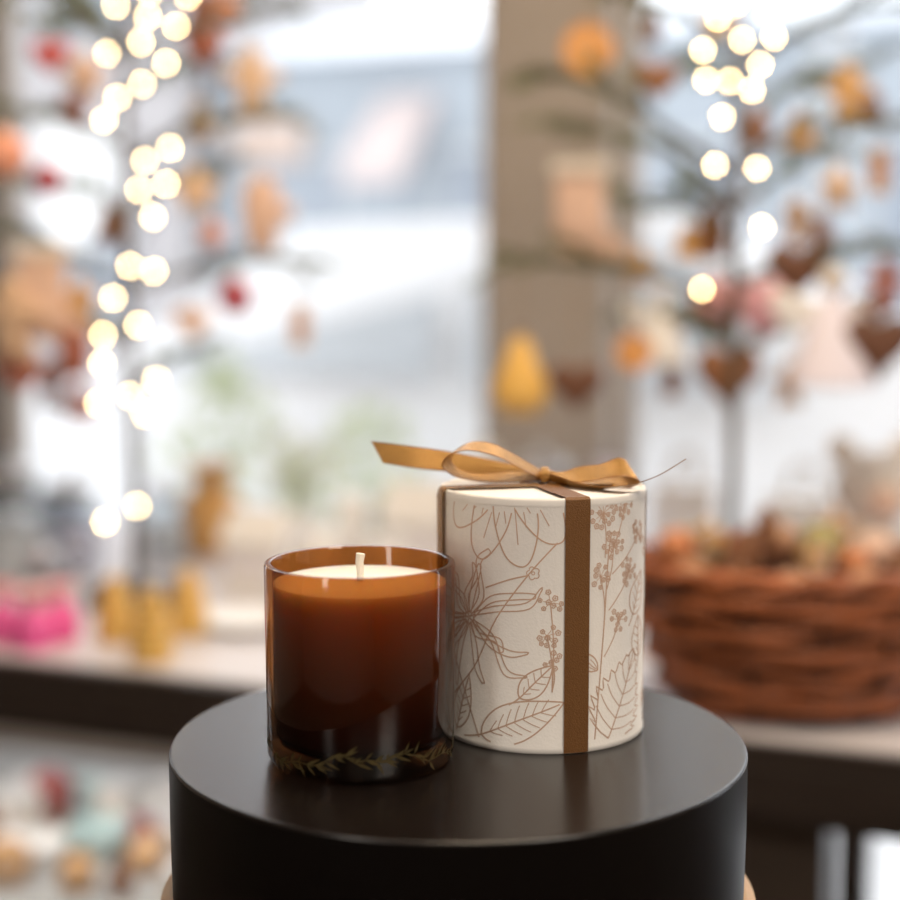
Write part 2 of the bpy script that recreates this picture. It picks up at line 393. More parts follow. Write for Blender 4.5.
# ================================================================== FEATHER TREES
def needles(m, P, den, lmin=.014, lmax=.027):
    for j in range(1, len(P) - 1):
        d = (P[j + 1] - P[j]); T = d.normalized(); A = T.cross(Vector((0, 0, 1))).normalized(); B = A.cross(T)
        nq = max(1, int(d.length / .0035))
        for q in range(nq):
            o = P[j] + d * (q / nq)
            for s_ in range(den):
                g = random.uniform(0, 2 * pi); dr = (A * cos(g) + B * sin(g)) * .8 + T * .75; ln = random.uniform(lmin, lmax)
                sd = T.cross(dr).normalized() * .0010
                m.add([o + sd, o - sd, o + dr * ln], [(0, 1, 2)], 1)
def make_tree(label, px, D, starts_tips, top=1.78):
    b = at(px, 300, D); b.z = ZT
    t = thing('feather_tree', label, 'tree', b)
    MB().lathe(b, [(.055, 0), (.058, .006), (.055, .02), (.03, .026), (.012, .03)], 32).build('base', M['dark'], t)
    MB().tube([b + Vector((random.uniform(-.002, .002), random.uniform(-.002, .002), .02 + k * (top - ZT - .02) / 12)) for k in range(13)], .0068, 10, r2=.0035).build('trunk', M['bark'], t)
    BR = []
    for (sy, tx, ty, TD) in starts_tips:
        a = at(px, sy, D); a.x, a.y = b.x, b.y
        e = at(tx, ty, TD)
        L = (e - a).length
        q1 = a.lerp(e, .35) + Vector((0, random.uniform(-.01, .01), L * random.uniform(.05, .12))); q2 = a.lerp(e, .7) + Vector((random.uniform(-.01, .01), random.uniform(-.012, .012), L * random.uniform(.0, .09)))
        P = cr([a, q1, q2, e], 7); BR.append(P)
        m = MB().tube(P, .0042, 6, 0, r2=.0016)
        needles(m, P[1:], 5, .012, .025)
        for j in (6, 9, 12, 15, 18):     # side twigs
            T = (P[j + 1] - P[j]).normalized(); sg = random.choice((-1, 1))
            sd = Vector((-T.y, T.x, 0)).normalized() * sg
            l = L * random.uniform(.18, .32); dr = (T * .75 + sd * .45 + Vector((0, 0, random.uniform(-.55, .35)))).normalized()
            Q = cr([P[j], P[j] + dr * l * .5 + Vector((0, 0, .006)), P[j] + dr * l], 4)
            m.tube(Q, .0022, 5, 0, r2=.001); needles(m, Q, 4, .010, .021)
        m.build('branch', [M['bark'], M['needle']], t)
    return t, BR
T1 = [(40, -40, -30, 1.62), (60, 300, 5, 1.66), (150, -50, 95, 1.56), (165, 300, 112, 1.66), (290, -45, 228, 1.6), (290, 322, 262, 1.68),
      (225, 30, 180, 1.75), (215, 240, 160, 1.72), (60, 60, -25, 1.78), (390, 205, 350, 1.76), (100, 215, 60, 1.76), (350, 60, 310, 1.76), (50, 30, 22, 1.74), (30, 250, -12, 1.74)]
T2 = [(178, 532, 74, 1.42), (205, 548, 126, 1.55), (310, 497, 252, 1.46), (170, 935, 104, 1.45), (72, 905, 2, 1.52), (62, 600, -14, 1.55), (285, 925, 245, 1.42),
      (205, 850, 150, 1.6), (335, 620, 305, 1.6), (350, 850, 318, 1.6), (215, 680, 180, 1.56), (350, 700, 328, 1.58), (105, 690, 60, 1.62), (135, 880, 60, 1.6), (240, 610, 195, 1.6)]
tree1, B1 = make_tree('sparse green feather tree with lights at left, hung with red and beige ornaments', 130, 1.65, T1)
tree2, B2 = make_tree('sparse green feather tree at right behind the brown basket, hung with hearts', 735, 1.50, T2)

L1 = [(150, -8), (188, -4), (116, 6), (148, 17), (176, 26), (141, 42), (107, 53), (166, 63), (142, 84), (117, 98), (104, 120), (170, 148), (145, 161), (166, 184), (139, 190), (153, 217),
      (130, 266), (154, 271), (113, 298), (138, 325), (103, 335), (102, 363), (156, 380), (98, 403), (130, 396), (145, 414), (137, 506), (105, 522)]
L2 = [(735, 4), (768, -2), (718, 18), (774, 37), (742, 40), (703, 50), (760, 65), (706, 80), (730, 81), (752, 90), (722, 117), (715, 165), (757, 168), (762, 227), (702, 289)]
def lights(label, pts, D, px):
    c = at(px, 10, D); t = thing('fairy_lights', label, 'string lights', c)
    P = []
    for i, (x, y) in enumerate(pts):
        P.append(at(x, y, D + (-.085 if i % 2 else -.065)))
    MB().tube(cr(P, 6), .0009, 5).build('wire', M['wire'], t)
    for p in P: MB().ball(p, (.0023, .0023, .0027), 12, 8).build('bulb', M['bulb'], t)
lights('warm fairy lights wound down the trunk of the left tree', L1, 1.58, 130)
lights('warm fairy lights wound round the trunk of the right tree', L2, 1.48, 735)

# ornaments
def o_heart(s): 
    o = []
    for i in range(40):
        t = 2 * pi * i / 40
        o.append((16 * sin(t) ** 3 * s / 32, (13 * cos(t) - 5 * cos(2 * t) - 2 * cos(3 * t) - cos(4 * t) + 2) * s / 32))
    return o
def o_star(s):
    return [(s / 2 * (1 if i % 2 == 0 else .5) * sin(2 * pi * i / 10), s / 2 * (1 if i % 2 == 0 else .5) * cos(2 * pi * i / 10)) for i in range(10)]
def o_stock(s):
    p = [(-.28, .5), (.22, .5), (.2, .05), (.24, -.15), (.42, -.28), (.45, -.42), (.35, -.5), (.05, -.48), (-.2, -.4), (-.29, -.22), (-.27, .1)]
    return [(x * s, z * s) for x, z in p]
def o_mitten(s):
    p = [(-.2, -.5), (.2, -.5), (.22, -.2), (.4, -.05), (.45, .1), (.36, .17), (.24, .06), (.26, .3), (.16, .46), (0, .5), (-.18, .44), (-.27, .25), (-.25, -.1)]
    return [(x * s, z * s) for x, z in p]
def o_ginger(s):
    p = [(0, .5), (.13, .46), (.17, .34), (.12, .22), (.3, .2), (.42, .14), (.42, .03), (.3, 0), (.17, 0), (.18, -.18), (.27, -.4), (.2, -.5), (.08, -.46), (0, -.25)]
    q = p + [(-x, z) for x, z in reversed(p[1:-1])]
    return [(x * s, z * s) for x, z in q]
def ornament(BR, bi, px, py, kind, size, m, label):
    P = BR[bi]
    best = min(P, key=lambda p: abs(450 + F * p.x / p.y - px))
    Y = best.y; c = at(px, py, Y); s = size * Y / F
    hang = Vector((c.x, best.y, best.z)); top = c.z + s / 2
    mm = M[m]; yaw = random.uniform(-.35, .35)
    nm = {'heart': 'heart_ornament', 'star': 'star_ornament', 'stock': 'stocking_ornament', 'mitten': 'mitten_ornament', 'ginger': 'gingerbread_ornament', 'slice': 'orange_slice_ornament',
          'ball': 'bauble', 'pouch': 'pouch_ornament', 'angel': 'angel_ornament', 'cone': 'pinecone_ornament', 'cinn': 'cinnamon_bundle', 'bell': 'bell_ornament', 'pear': 'pear_ornament'}[kind]
    t = thing(nm, label, 'ornament', c)
    if kind in ('heart', 'star', 'stock', 'mitten', 'ginger'):
        ol = {'heart': o_heart, 'star': o_star, 'stock': o_stock, 'mitten': o_mitten, 'ginger': o_ginger}[kind](s)
        MB().pillow(c, ol, s * .3 if kind != 'stock' else s * .16, yaw).build('body', mm, t, ang=60)
        if kind == 'stock': MB().box((c.x - .03 * s, c.y), .55 * s, .2 * s, c.z + .38 * s, c.z + .5 * s, yaw).build('cuff', M['offw'], t)
        if kind == 'heart': top = c.z + s * .22
    elif kind == 'slice':
        R = Matrix.Rotation(yaw, 3, 'Z'); N = 32
        def disc(r0, r1, th):
            b = MB(); vs = []
            for r, y in ((r0, -th), (r1, -th), (r1, th), (r0, th)):
                for i in range(N): g = 2 * pi * i / N; vs.append(c + R @ Vector((r * cos(g), y, r * sin(g))))
            fs = [(j * N + i, j * N + (i + 1) % N, ((j + 1) % 4) * N + (i + 1) % N, ((j + 1) % 4) * N + i) for j in range(4) for i in range(N)]
            return b.add(vs, fs)
        disc(s * .42, s * .5, .003).build('rind', M['rind'], t)
        fl = MB()
        for k in range(8):
            a0, a1 = 2 * pi * k / 8 + .06, 2 * pi * (k + 1) / 8 - .06; vs = []
            for y in (-.0022, .0022):
                vs.append(c + R @ Vector((.04 * s * cos((a0 + a1) / 2), y, .04 * s * sin((a0 + a1) / 2))))
                for q in range(6): g = a0 + (a1 - a0) * q / 5; vs.append(c + R @ Vector((.42 * s * cos(g), y, .42 * s * sin(g))))
            fl.add(vs, [tuple(range(7)), tuple(reversed(range(7, 14)))] + [(q, (q + 1) % 7, 7 + (q + 1) % 7, 7 + q) for q in range(7)])
        fl.build('flesh', M['orange'], t)
    elif kind == 'ball':
        MB().ball(c, (s * .45, s * .45, s * .47), 24, 16).build('body', mm, t)
        MB().lathe(c + Vector((0, 0, s * .42)), [(s * .12, 0), (s * .12, s * .1), (s * .03, s * .12)], 12).build('cap', M['gold'], t)
    elif kind == 'pear':
        MB().lathe(c, [(0, -.5 * s), (.2 * s, -.47 * s), (.32 * s, -.3 * s), (.3 * s, -.1 * s), (.18 * s, .15 * s), (.13 * s, .32 * s), (.05 * s, .4 * s), (0, .4 * s)], 24).build('body', mm, t)
        MB().tube([c + Vector((0, 0, .39 * s)), c + Vector((.02 * s, 0, .5 * s))], .03 * s, 6).build('stem', M['dbrown'], t)
    elif kind == 'angel':
        MB().lathe(c, [(.36 * s, -.5 * s), (.37 * s, -.48 * s), (.22 * s, -.05 * s), (.07 * s, .26 * s), (0, .27 * s)], 24).build('dress', mm, t)
        MB().ball(c + Vector((0, 0, .37 * s)), .12 * s, 16, 10).build('head', M['offw'], t)
        for sg in (-1, 1):
            MB().pillow(c + Vector((sg * .26 * s, .05 * s, .14 * s)), [(x * sg, z) for x, z in [(.22 * s, .16 * s), (.24 * s, 0), (.14 * s, -.16 * s), (0, -.2 * s), (-.16 * s, -.06 * s), (-.18 * s, .05 * s), (0, .12 * s)]], .03 * s, 0).build('wing', M['white'], t)
    elif kind == 'cone':
        MB().cone(c, s).build('body', mm, t, smooth=False)
    elif kind == 'cinn':
        for k in (-1, 0, 1):
            MB().tube([c + Vector((k * .13 * s, (.1 if k == 0 else 0) * s, -.5 * s)), c + Vector((k * .13 * s, (.1 if k == 0 else 0) * s, .45 * s))], .07 * s, 10).build('stick', mm, t)
        MB().tube([c + Vector((.24 * s * cos(a), .13 * s * sin(a) + .03 * s, 0)) for a in [2 * pi * k / 18 for k in range(18)]], .03 * s, 6, closed=True).build('tie', M['red'], t)
    elif kind == 'bell':
        MB().lathe(c, [(.45 * s, -.45 * s), (.46 * s, -.42 * s), (.34 * s, -.2 * s), (.27 * s, .15 * s), (.15 * s, .38 * s), (0, .42 * s)], 24).build('body', mm, t)
        MB().ball(c + Vector((0, 0, -.46 * s)), .1 * s, 10, 8).build('clapper', M['dbrown'], t)
    if hang.z > top + .002:
        MB().tube([Vector((c.x, c.y, top - s * .08)), Vector((c.x, c.y, (top + hang.z) / 2)), hang], .0007, 5).build('string', M['string'], t)
for a in [
    (0, 50, 58, 'heart', 40, 'red', 'red heart ornament at the upper left of the left tree'),
    (0, 84, 76, 'star', 60, 'pbeige', 'pinkish star ornament left of the fairy lights near the top'),
    (12, 74, 108, 'cone', 48, 'rbrown', 'reddish brown pinecone ornament between the red heart and the lights'),
    (2, 4, 155, 'ball', 50, 'peach', 'peach-red bauble at the left edge of the picture'),
    (2, 48, 180, 'ball', 34, 'dred', 'dark red bauble right of the peach bauble at left'),
    (1, 204, 50, 'heart', 44, 'rbrown', 'red-brown heart ornament right of the left tree lights near the top'),
    (1, 252, 84, 'ginger', 74, 'beige', 'beige gingerbread figure ornament at the end of an upper branch'),
    (13, 226, 12, 'ball', 36, 'peach', 'small peach bauble near the top edge right of the left lights'),
    (13, 200, 16, 'cone', 46, 'rbrown', 'reddish pinecone ornament at the top edge right of the left lights'),
    (3, 196, 192, 'star', 58, 'beige', 'beige star ornament right of the left tree trunk'),
    (3, 262, 214, 'mitten', 74, 'pbeige', 'pale pink mitten ornament hanging over the left pane'),
    (10, 200, 118, 'bell', 40, 'beige', 'beige bell ornament right of the upper left lights'),
    (6, 112, 222, 'bell', 44, 'dbrown', 'dark brown bell ornament beside the left trunk'),
    (5, 235, 297, 'ball', 40, 'dred', 'dark red bauble hanging alone right of the left tree'),
    (5, 300, 325, 'cinn', 44, 'beige', 'pale cinnamon bundle hanging farthest right on the left tree'),
    (5, 192, 325, 'heart', 40, 'pbeige', 'pinkish beige heart ornament below the right branch of the left tree'),
    (4, 45, 295, 'stock', 100, 'pbeige', 'pinkish beige stocking ornament at left'),
    (4, 12, 320, 'ginger', 88, 'beige', 'beige gingerbread figure ornament at the left edge below the stocking'),
    (4, 74, 350, 'cone', 64, 'rbrown', 'reddish brown pinecone ornament left of the lower lights'),
    (4, 80, 300, 'star', 50, 'tan', 'tan star ornament between the stocking and the lights'),
    (4, 22, 376, 'heart', 46, 'rbrown', 'reddish brown heart ornament hanging lowest at the left edge'),
    (11, 80, 400, 'bell', 40, 'rbrown', 'reddish brown bell ornament hanging lowest left of the lower lights'),
    (7, 212, 235, 'ball', 28, 'peach', 'small peach bauble right of the left trunk'),
    (11, 52, 385, 'cinn', 54, 'brown', 'brown cinnamon bundle ornament below the stocking at left'),
]: ornament(B1, *a)
for a in [
    (5, 588, 50, 'slice', 50, 'orange', 'bright orange slice ornament in front of the taupe post top'),
    (5, 657, 82, 'heart', 46, 'brown', 'small brown heart ornament on a string at upper right of the post'),
    (5, 652, 26, 'cone', 34, 'brown', 'small brown pinecone ornament just above the brown heart'),
    (5, 718, 22, 'star', 38, 'gold', 'golden star ornament at the top of the right tree'),
    (4, 757, 128, 'cone', 46, 'brown', 'brown pinecone ornament beside the right trunk lights'),
    (4, 848, 95, 'ginger', 60, 'tan', 'tan gingerbread figure ornament at upper right'),
    (13, 800, 128, 'bell', 40, 'tan', 'tan bell ornament right of the upper right lights'),
    (13, 872, 110, 'cone', 42, 'brown', 'brown pinecone ornament near the right edge at top'),
    (1, 583, 215, 'stock', 105, 'pbeige', 'long pinkish beige stocking ornament in front of the post'),
    (2, 520, 372, 'pear', 88, 'gold', 'golden yellow pear ornament hanging at left of the right tree'),
    (2, 576, 388, 'heart', 58, 'dbrown', 'dark brown heart ornament beside the golden pear'),
    (2, 634, 352, 'slice', 38, 'orange', 'orange slice ornament in front of the right edge of the post'),
    (14, 640, 268, 'star', 46, 'tan', 'tan star ornament over the right edge of the post'),
    (8, 672, 380, 'cone', 40, 'brown', 'brown pinecone ornament hanging low left of the right trunk'),
    (10, 712, 232, 'cone', 60, 'brown', 'brown pinecone ornament hanging in front of the right trunk'),
    (10, 690, 240, 'bell', 40, 'tan', 'tan bell ornament just left of the right trunk'),
    (6, 797, 272, 'heart', 66, 'dbrown', 'dark brown heart ornament right of the right trunk'),
    (11, 728, 378, 'heart', 72, 'brown', 'large brown heart ornament hanging low before the right trunk'),
    (6, 878, 348, 'heart', 74, 'dbrown', 'large dark brown heart ornament at the right edge'),
    (6, 832, 325, 'angel', 120, 'lav', 'pale lavender angel ornament between two dark hearts'),
    (7, 762, 310, 'heart', 74, 'pink', 'pink heart ornament behind the right trunk'),
    (11, 714, 300, 'ball', 50, 'pink', 'pink bauble just left of the right trunk'),
    (8, 662, 325, 'angel', 80, 'white', 'white angel ornament at left of the right tree'),
    (3, 880, 170, 'cinn', 46, 'tan', 'tan cinnamon bundle ornament at the right edge'),
    (3, 838, 190, 'star', 54, 'beige', 'beige star ornament right of the right trunk'),
    (9, 790, 385, 'ginger', 46, 'tan', 'tan gingerbread figure ornament low right of the right trunk'),
    (7, 796, 220, 'mitten', 46, 'beige', 'beige mitten ornament at right of the right trunk'),
    (6, 885, 285, 'ginger', 56, 'rbrown', 'reddish brown gingerbread figure ornament at the right edge'),
    (7, 822, 235, 'cone', 46, 'brown', 'brown pinecone ornament between the beige star and the dark heart'),
]: ornament(B2, *a)

# ================================================================== THINGS ON THE TABLE, left
for i, (px, py) in enumerate(((4, 642), (34, 648), (62, 641))):
    p = tz(px, py); r = .019 + .002 * (i == 1)
    t = thing('sweet_bag', 'hot pink wrapped sweet bag at left edge of the table', 'gift bag', p, 'pink sweet bags')
    MB().lathe(p, [(0, 0), (r * .9, .001), (r * 1.0, .012), (r * .95, .03), (r * .5, .04), (r * .35, .043)], 18).build('bag', M['hotpink'], t)
    MB().lathe(p, [(r * .36, .0432), (r * .4, .046), (r * .85, .060), (r * .8, .060), (r * .2, .047)], 14).build('ruffle', M['pink'], t)
for px, py, h, r in ((116, 640, .066, .021), (152, 660, .070, .022), (189, 634, .068, .021)):
    p = tz(px, py)
    t = thing('beehive_candle', 'yellow beeswax candle shaped like a beehive on the table', 'candle', p, 'beehive candles')
    pr = [(0, 0)]
    for k in range(7):
        z = h * k / 7; rr = r * (1 - .75 * (k / 7) ** 2.2)
        pr += [(rr * .88, z), (rr, z + h / 28), (rr, z + h / 10), (rr * .86, z + h / 7.2)]
    pr.append((0, h))
    MB().lathe(p, pr, 24).build('body', M['bees'], t)
    MB().tube([p + Vector((0, 0, h - .002)), p + Vector((.001, 0, h + .01))], .0012, 6).build('wick', M['wick'], t)
def glass_jar(px, py, r, h, fill, label):
    p = tz(px, py); t = thing('glass_jar', label, 'jar', p)
    MB().shell(p, [(r * .95, 0), (r, .006), (r, h * .8), (r * .75, h * .9), (r * .75, h), (r * .7, h), (r * .7, h * .9), (r * .94, h * .79), (r * .94, .008)], 32).build('glass', M['clear'], t)
    MB().lathe(p, [(0, .0085), (r * .92, .009), (r * .92, h * .6), (r * .5, h * .66), (0, h * .66)], 24).build('contents', M[fill], t)
    MB().lathe(p, [(r * .78, h + .0003), (r * .8, h + .002), (r * .8, h + .014), (r * .3, h + .018), (r * .16, h + .02), (r * .2, h + .032), (0, h + .034)], 24).build('lid', M['silver'], t)
glass_jar(14, 580, .044, .13, 'white', 'glass jar of white sweets at the left edge of the table')
glass_jar(74, 572, .036, .10, 'lav', 'glass jar with pale filling behind the pink bags')
glass_jar(540, 576, .045, .135, 'white', 'glass jar of white sweets standing behind the gift box')
glass_jar(166, 560, .030, .085, 'white', 'small glass jar of white sweets just left of the tan sack')
glass_jar(42, 612, .026, .055, 'offw', 'low glass jar of cream sweets directly behind the pink bags')
def house(px, py, w, h, label):
    p = tz(px, py); t = thing('ceramic_house', label, 'ceramic house', p); rz = ANG
    MB().box(p, w, w * .8, p.z, p.z + h * .6, rz).build('wall', M['white'], t, smooth=False)
    R = Matrix.Rotation(rz, 3, 'Z'); a, b, z0 = w * .56, w * .46, h * .6 + .0004
    vs = [p + R @ Vector(v) for v in ((-a, -b, z0), (a, -b, z0), (a, b, z0), (-a, b, z0), (-a, 0, h), (a, 0, h))]
    MB().add(vs, [(3, 2, 1, 0), (0, 1, 5, 4), (2, 3, 4, 5), (1, 2, 5), (3, 0, 4)]).build('roof', M['white'], t, smooth=False)
    for sx in (-.25, .25):
        q = p + R @ Vector((sx * w, -w * .4 - .0008, 0)); MB().box(q, w * .2, .0012, p.z + h * .25, p.z + h * .45, rz).build('window', M['lav'], t, smooth=False)
house(262, 590, .075, .10, 'white ceramic house nearest the jar candle on the table')
house(420, 575, .08, .12, 'taller white ceramic house behind the amber candle')
for px, py, h in ((322, 586, .07), (352, 572, .10), (384, 586, .06)):
    p = tz(px, py); t = thing('pillar_candle', 'white pillar candle standing on the table behind the amber jar', 'candle', p, 'white pillar candles')
    MB().lathe(p, [(.0, 0), (.021, 0), (.022, .002), (.022, h - .003), (.020, h), (.012, h - .002), (0, h - .003)], 28).build('body', M['white'], t)
    MB().tube([p + Vector((0, 0, h - .004)), p + Vector((.001, 0, h + .01))], .001, 6).build('wick', M['dbrown'], t)
p = tz(248, 628); st = thing('ceramic_plate', 'white ceramic plate on the table right of the beehive candles', 'plate', p)
MB().lathe(p, [(0, 0), (.03, 0), (.032, .003), (.052, .010), (.054, .012), (.051, .012), (.03, .006), (0, .005)], 40).build('plate', M['white'], st)
p = tz(212, 552); t = thing('cloth_sack', 'orange-tan tied sack standing among white things at left', 'sack', p)
MB().lathe(p, [(0, 0), (.04, .001), (.05, .02), (.048, .06), (.03, .085), (.016, .092), (.03, .112), (.038, .122), (.03, .120), (.01, .094), (0, .094)], 24).build('bag', M['tan'], t)
MB().tube([p + Vector((.018 * cos(2 * pi * k / 16), .018 * sin(2 * pi * k / 16), .092)) for k in range(16)], .003, 6, closed=True).build('tie', M['string'], t)
def plant(px, py, h, label, spread=.75):
    p = tz(px, py); t = thing('potted_plant', label, 'plant', p)
    MB().lathe(p, [(0, 0), (.026, 0), (.034, .05), (.037, .05), (.037, .06), (.033, .06), (.031, .052), (0, .052)], 28).build('pot', M['white'], t)
    lf = MB()
    for k in range(30):
        g = random.uniform(0, 2 * pi); L = random.uniform(.5, 1) * h; tilt = random.uniform(.1, spread); d = Vector((cos(g) * sin(tilt), sin(g) * sin(tilt), cos(tilt)))
        b = p + Vector((0, 0, .05)); e = b + d * L; sd = d.cross(Vector((0, 0, 1))).normalized()
        lf.tube([b, e], .0007, 4, 0)
        for q in range(3):
            c = b + d * L * (.45 + .27 * q); sg = 1 if q % 2 else -1; a = (sd * sg + d * .5).normalized(); w = a.cross(d).normalized().cross(a).normalized() * .005
            lf.add([c, c + a * .014 + w, c + a * .034, c + a * .014 - w], [(0, 1, 2, 3)], 0)
    lf.build('foliage', M['leaf'], t, smooth=False)
plant(300, 556, .14, 'pale green leafy potted plant behind the white candles', 1.1)
def vase(px, py, r, h, m, label):
    p = tz(px, py); t = MB().shell(p, [(r * .5, 0), (r * .9, .012), (r, h * .35), (r * .7, h * .7), (r * .38, h * .85), (r * .5, h), (r * .44, h), (r * .32, h * .85), (r * .6, h * .7), (r * .9, h * .35), (r * .5, .02)], 32).build('vase', M[m], origin=p)
    tag(t, label, 'vase')
vase(482, 572, .034, .165, 'white', 'white vase behind the gift box, left of the taupe post')
vase(606, 588, .036, .155, 'lav', 'pale lavender vase standing behind the gift box')
def pbag(px, py, w, h, m, label):
    p = tz(px, py); t = thing('paper_bag', label, 'bag', p)
    b = MB().box(p, w, w * .55, p.z, p.z + h, ANG, top=.94); b.build('body', M[m], t, smooth=False)
    R = Matrix.Rotation(ANG, 3, 'Z')
    for sg in (-1, 1):
        MB().tube(cr([p + R @ Vector((x * w, sg * w * .2, h + z)) for x, z in ((-.22, -.004), (-.18, .025), (0, .04), (.18, .025), (.22, -.004))], 5), .0018, 6).build('handle', M['string'], t)
pbag(684, 584, .08, .125, 'white', 'white paper bag standing behind the left side of the wicker basket')
pbag(800, 585, .085, .11, 'white', 'white paper bag standing behind the middle of the wicker basket')
p = tz(868, 626); t = thing('soft_toy', 'cream soft toy behind the right side of the basket', 'soft toy', p)
K = 1.34
MB().ball(p + Vector((0, 0, .045 * K)), (.042 * K, .036 * K, .047 * K), 20, 14).build('body', M['offw'], t)
MB().ball(p + Vector((0, -.006, .112 * K)), (.033 * K, .031 * K, .031 * K), 20, 14).build('head', M['offw'], t)
MB().ball(p + Vector((0, -.036 * K, .106 * K)), (.014 * K, .01 * K, .011 * K), 12, 8).build('muzzle', M['pbeige'], t)
for sg in (-1, 1):
    MB().ball(p + Vector((sg * .025 * K, 0, .142 * K)), (.012 * K, .007 * K, .013 * K), 12, 8).build('ear', M['offw'], t)
    MB().ball(p + Vector((sg * .042 * K, -.016 * K, .062 * K)), (.014 * K, .016 * K, .026 * K), 12, 8).build('arm', M['offw'], t)
    MB().ball(p + Vector((sg * .028 * K, -.04 * K, .016 * K)), (.017 * K, .024 * K, .016 * K), 12, 8).build('foot', M['pink'], t)

bc = at(800, 300, 1.235); bc.z = ZT
bk = thing('wicker_basket', 'dark brown woven wicker basket on the table at right', 'basket', bc)
BH = .126; NS = 14; SX, SY = 1.05, .80
def brad(z): return .094 + .040 * sin(min(1, z / BH) * pi / 2) ** .9
MB().lathe(bc, [(0, 0.0), (.092, .0), (.095, .004), (.093, .007), (0, .007)], 40, sx=SX, sy=SY).build('base', M['dwicker'], bk)
wv = MB(); rows = 8
for k in range(rows):
    z = .008 + (BH - .014) * (k + .45) / rows; r0 = brad(z); pts = []
    for i in range(NS * 10):
        a = 2 * pi * i / (NS * 10); w_ = .0055 * sin(NS / 2 * a + pi * (k % 2) + .5 * sin(k * 1.9))
        pts.append(bc + Vector(((r0 + w_) * cos(a) * SX, (r0 + w_) * sin(a) * SY, z + .0028 * sin(3 * a + k * 2.3) + .0018 * sin(7 * a + k))))
    wv.tube(pts, .0026, 10, 0, flat=.0053, closed=True)
wv.build('weave', M['wicker'], bk)
sk = MB()
for i in range(NS):
    a = 2 * pi * (i + .5) / NS
    sk.tube([bc + Vector((brad(z) * cos(a) * SX, brad(z) * sin(a) * SY, z)) for z in (.003, BH * .2, BH * .4, BH * .7, BH * .98)], .0020, 6)
sk.build('stakes', M['dwicker'], bk)
rm = MB()
for ph in (0, pi):
    pts = []
    for i in range(240):
        a = 2 * pi * i / 240; q = 9 * a + ph; r0 = brad(BH) + .0035 * cos(q)
        pts.append(bc + Vector((r0 * cos(a) * SX, r0 * sin(a) * SY, BH + .0035 * sin(q))))
    rm.tube(pts, .0044, 8, closed=True)
rm.build('rim', M['wicker'], bk)
MB().lathe(bc, [(brad(z) - .007, z) for z in (.008, BH * .2, BH * .4, BH * .7, BH * .96)] + [(brad(BH * z) - .009, BH * z) for z in (.96, .7, .4, .2)] + [(.07, .0085)], 40, sx=SX, sy=SY).build('lining', M['dwicker'], bk)
def fruit(kind, x, y, z, r):
    c = bc + Vector((x, y, z - .021))
    lab = {'o': 'dried orange fruit piled in the wicker basket', 'g': 'small green apple piled in the wicker basket', 'n': 'brown walnut piled in the wicker basket', 'b': 'pale beige ball piled in the wicker basket',
           'c': 'brown pinecone piled in the wicker basket', 's': 'orange-tan star biscuit propped up in the wicker basket'}[kind]
    nm = {'o': 'orange', 'g': 'apple', 'n': 'walnut', 'b': 'felt_ball', 'c': 'pinecone', 's': 'star_biscuit'}[kind]
    gn = {'o': 'oranges', 'g': 'apples', 'n': 'walnuts', 'b': 'beige balls', 'c': 'pinecones', 's': 'star biscuits'}[kind]
    t = thing(nm, lab, {'o': 'fruit', 'g': 'fruit', 'n': 'nut', 'b': 'ball', 'c': 'pinecone', 's': 'biscuit'}[kind], c, gn + ' in the basket')
    if kind == 'o':
        MB().ball(c, (r, r, r * .94), 20, 14).build('body', M['mutor'], t); MB().lathe(c + Vector((0, 0, r * .92)), [(.0, 0), (.003, 0), (.002, .002), (0, .002)], 8).build('stem', M['leaf'], t)
    elif kind == 'g':
        MB().lathe(c, [(0, -r * .8), (r * .5, -r * .9), (r * .92, -r * .4), (r, .15 * r), (r * .75, .75 * r), (r * .3, .88 * r), (0, .65 * r)], 20).build('body', M['green'], t)
        MB().tube([c + Vector((0, 0, r * .6)), c + Vector((.003, 0, r * 1.2))], .0012, 6).build('stem', M['dbrown'], t)
    elif kind == 'b':
        MB().ball(c, r, 16, 12).build('body', M['pbeige'], t)
        MB().tube([c + Vector((r * 1.01 * cos(a), .3 * r, r * .97 * sin(a))) for a in [2 * pi * k / 20 for k in range(20)]], .001, 5, closed=True).build('seam', M['offw'], t)
    elif kind == 'c':
        MB().cone(c, r * 2.6).build('body', M['brown'], t, smooth=False)
    elif kind == 's':
        MB().pillow(c, o_star(r * 2.6), .008, random.uniform(-.5, .5)).build('body', M['tan'], t, ang=60)
        MB().tube([c + Vector((r * .6 * cos(a), -.0052, r * .6 * sin(a))) for a in [2 * pi * k / 16 for k in range(16)]], .0012, 5, closed=True).build('icing', M['white'], t)
    else:
        MB().ball(c, (r, r * .85, r * .85), 16, 10).build('shell', M['nut'], t)
        MB().tube([c + Vector((r * 1.01 * cos(a), 0, r * .87 * sin(a))) for a in [2 * pi * k / 20 for k in range(20)]], .0012, 5, closed=True).build('seam', M['nut'], t)
for a in (('n', -.090, -.02, .138, .015), ('c', -.062, -.052, .144, .015), ('c', -.045, -.020, .160, .017), ('o', -.096, .022, .154, .019), ('n', -.018, -.068, .138, .015),
          ('s', .010, -.040, .156, .017), ('g', .024, .006, .162, .017), ('n', .045, -.060, .138, .015), ('c', -.018, .028, .172, .016), ('c', .078, -.036, .146, .015), ('b', .072, .004, .154, .018),
          ('n', .000, .055, .156, .017), ('g', -.066, .056, .154, .017), ('s', .048, .048, .166, .018), ('n', .104, -.005, .140, .014), ('o', .046, -.024, .150, .014), ('s', -.074, .002, .166, .016)): fruit(*a)
tag(MB().lathe(bc, [(0, .012), (.066, .012), (.100, .09), (.092, .100), (0, .112)], 32, sx=SX, sy=SY).build('straw_filling', M['brown'], origin=bc + Vector((0, 0, .012))), 'brown straw filling under the fruit in the wicker basket', 'straw', kind='stuff')

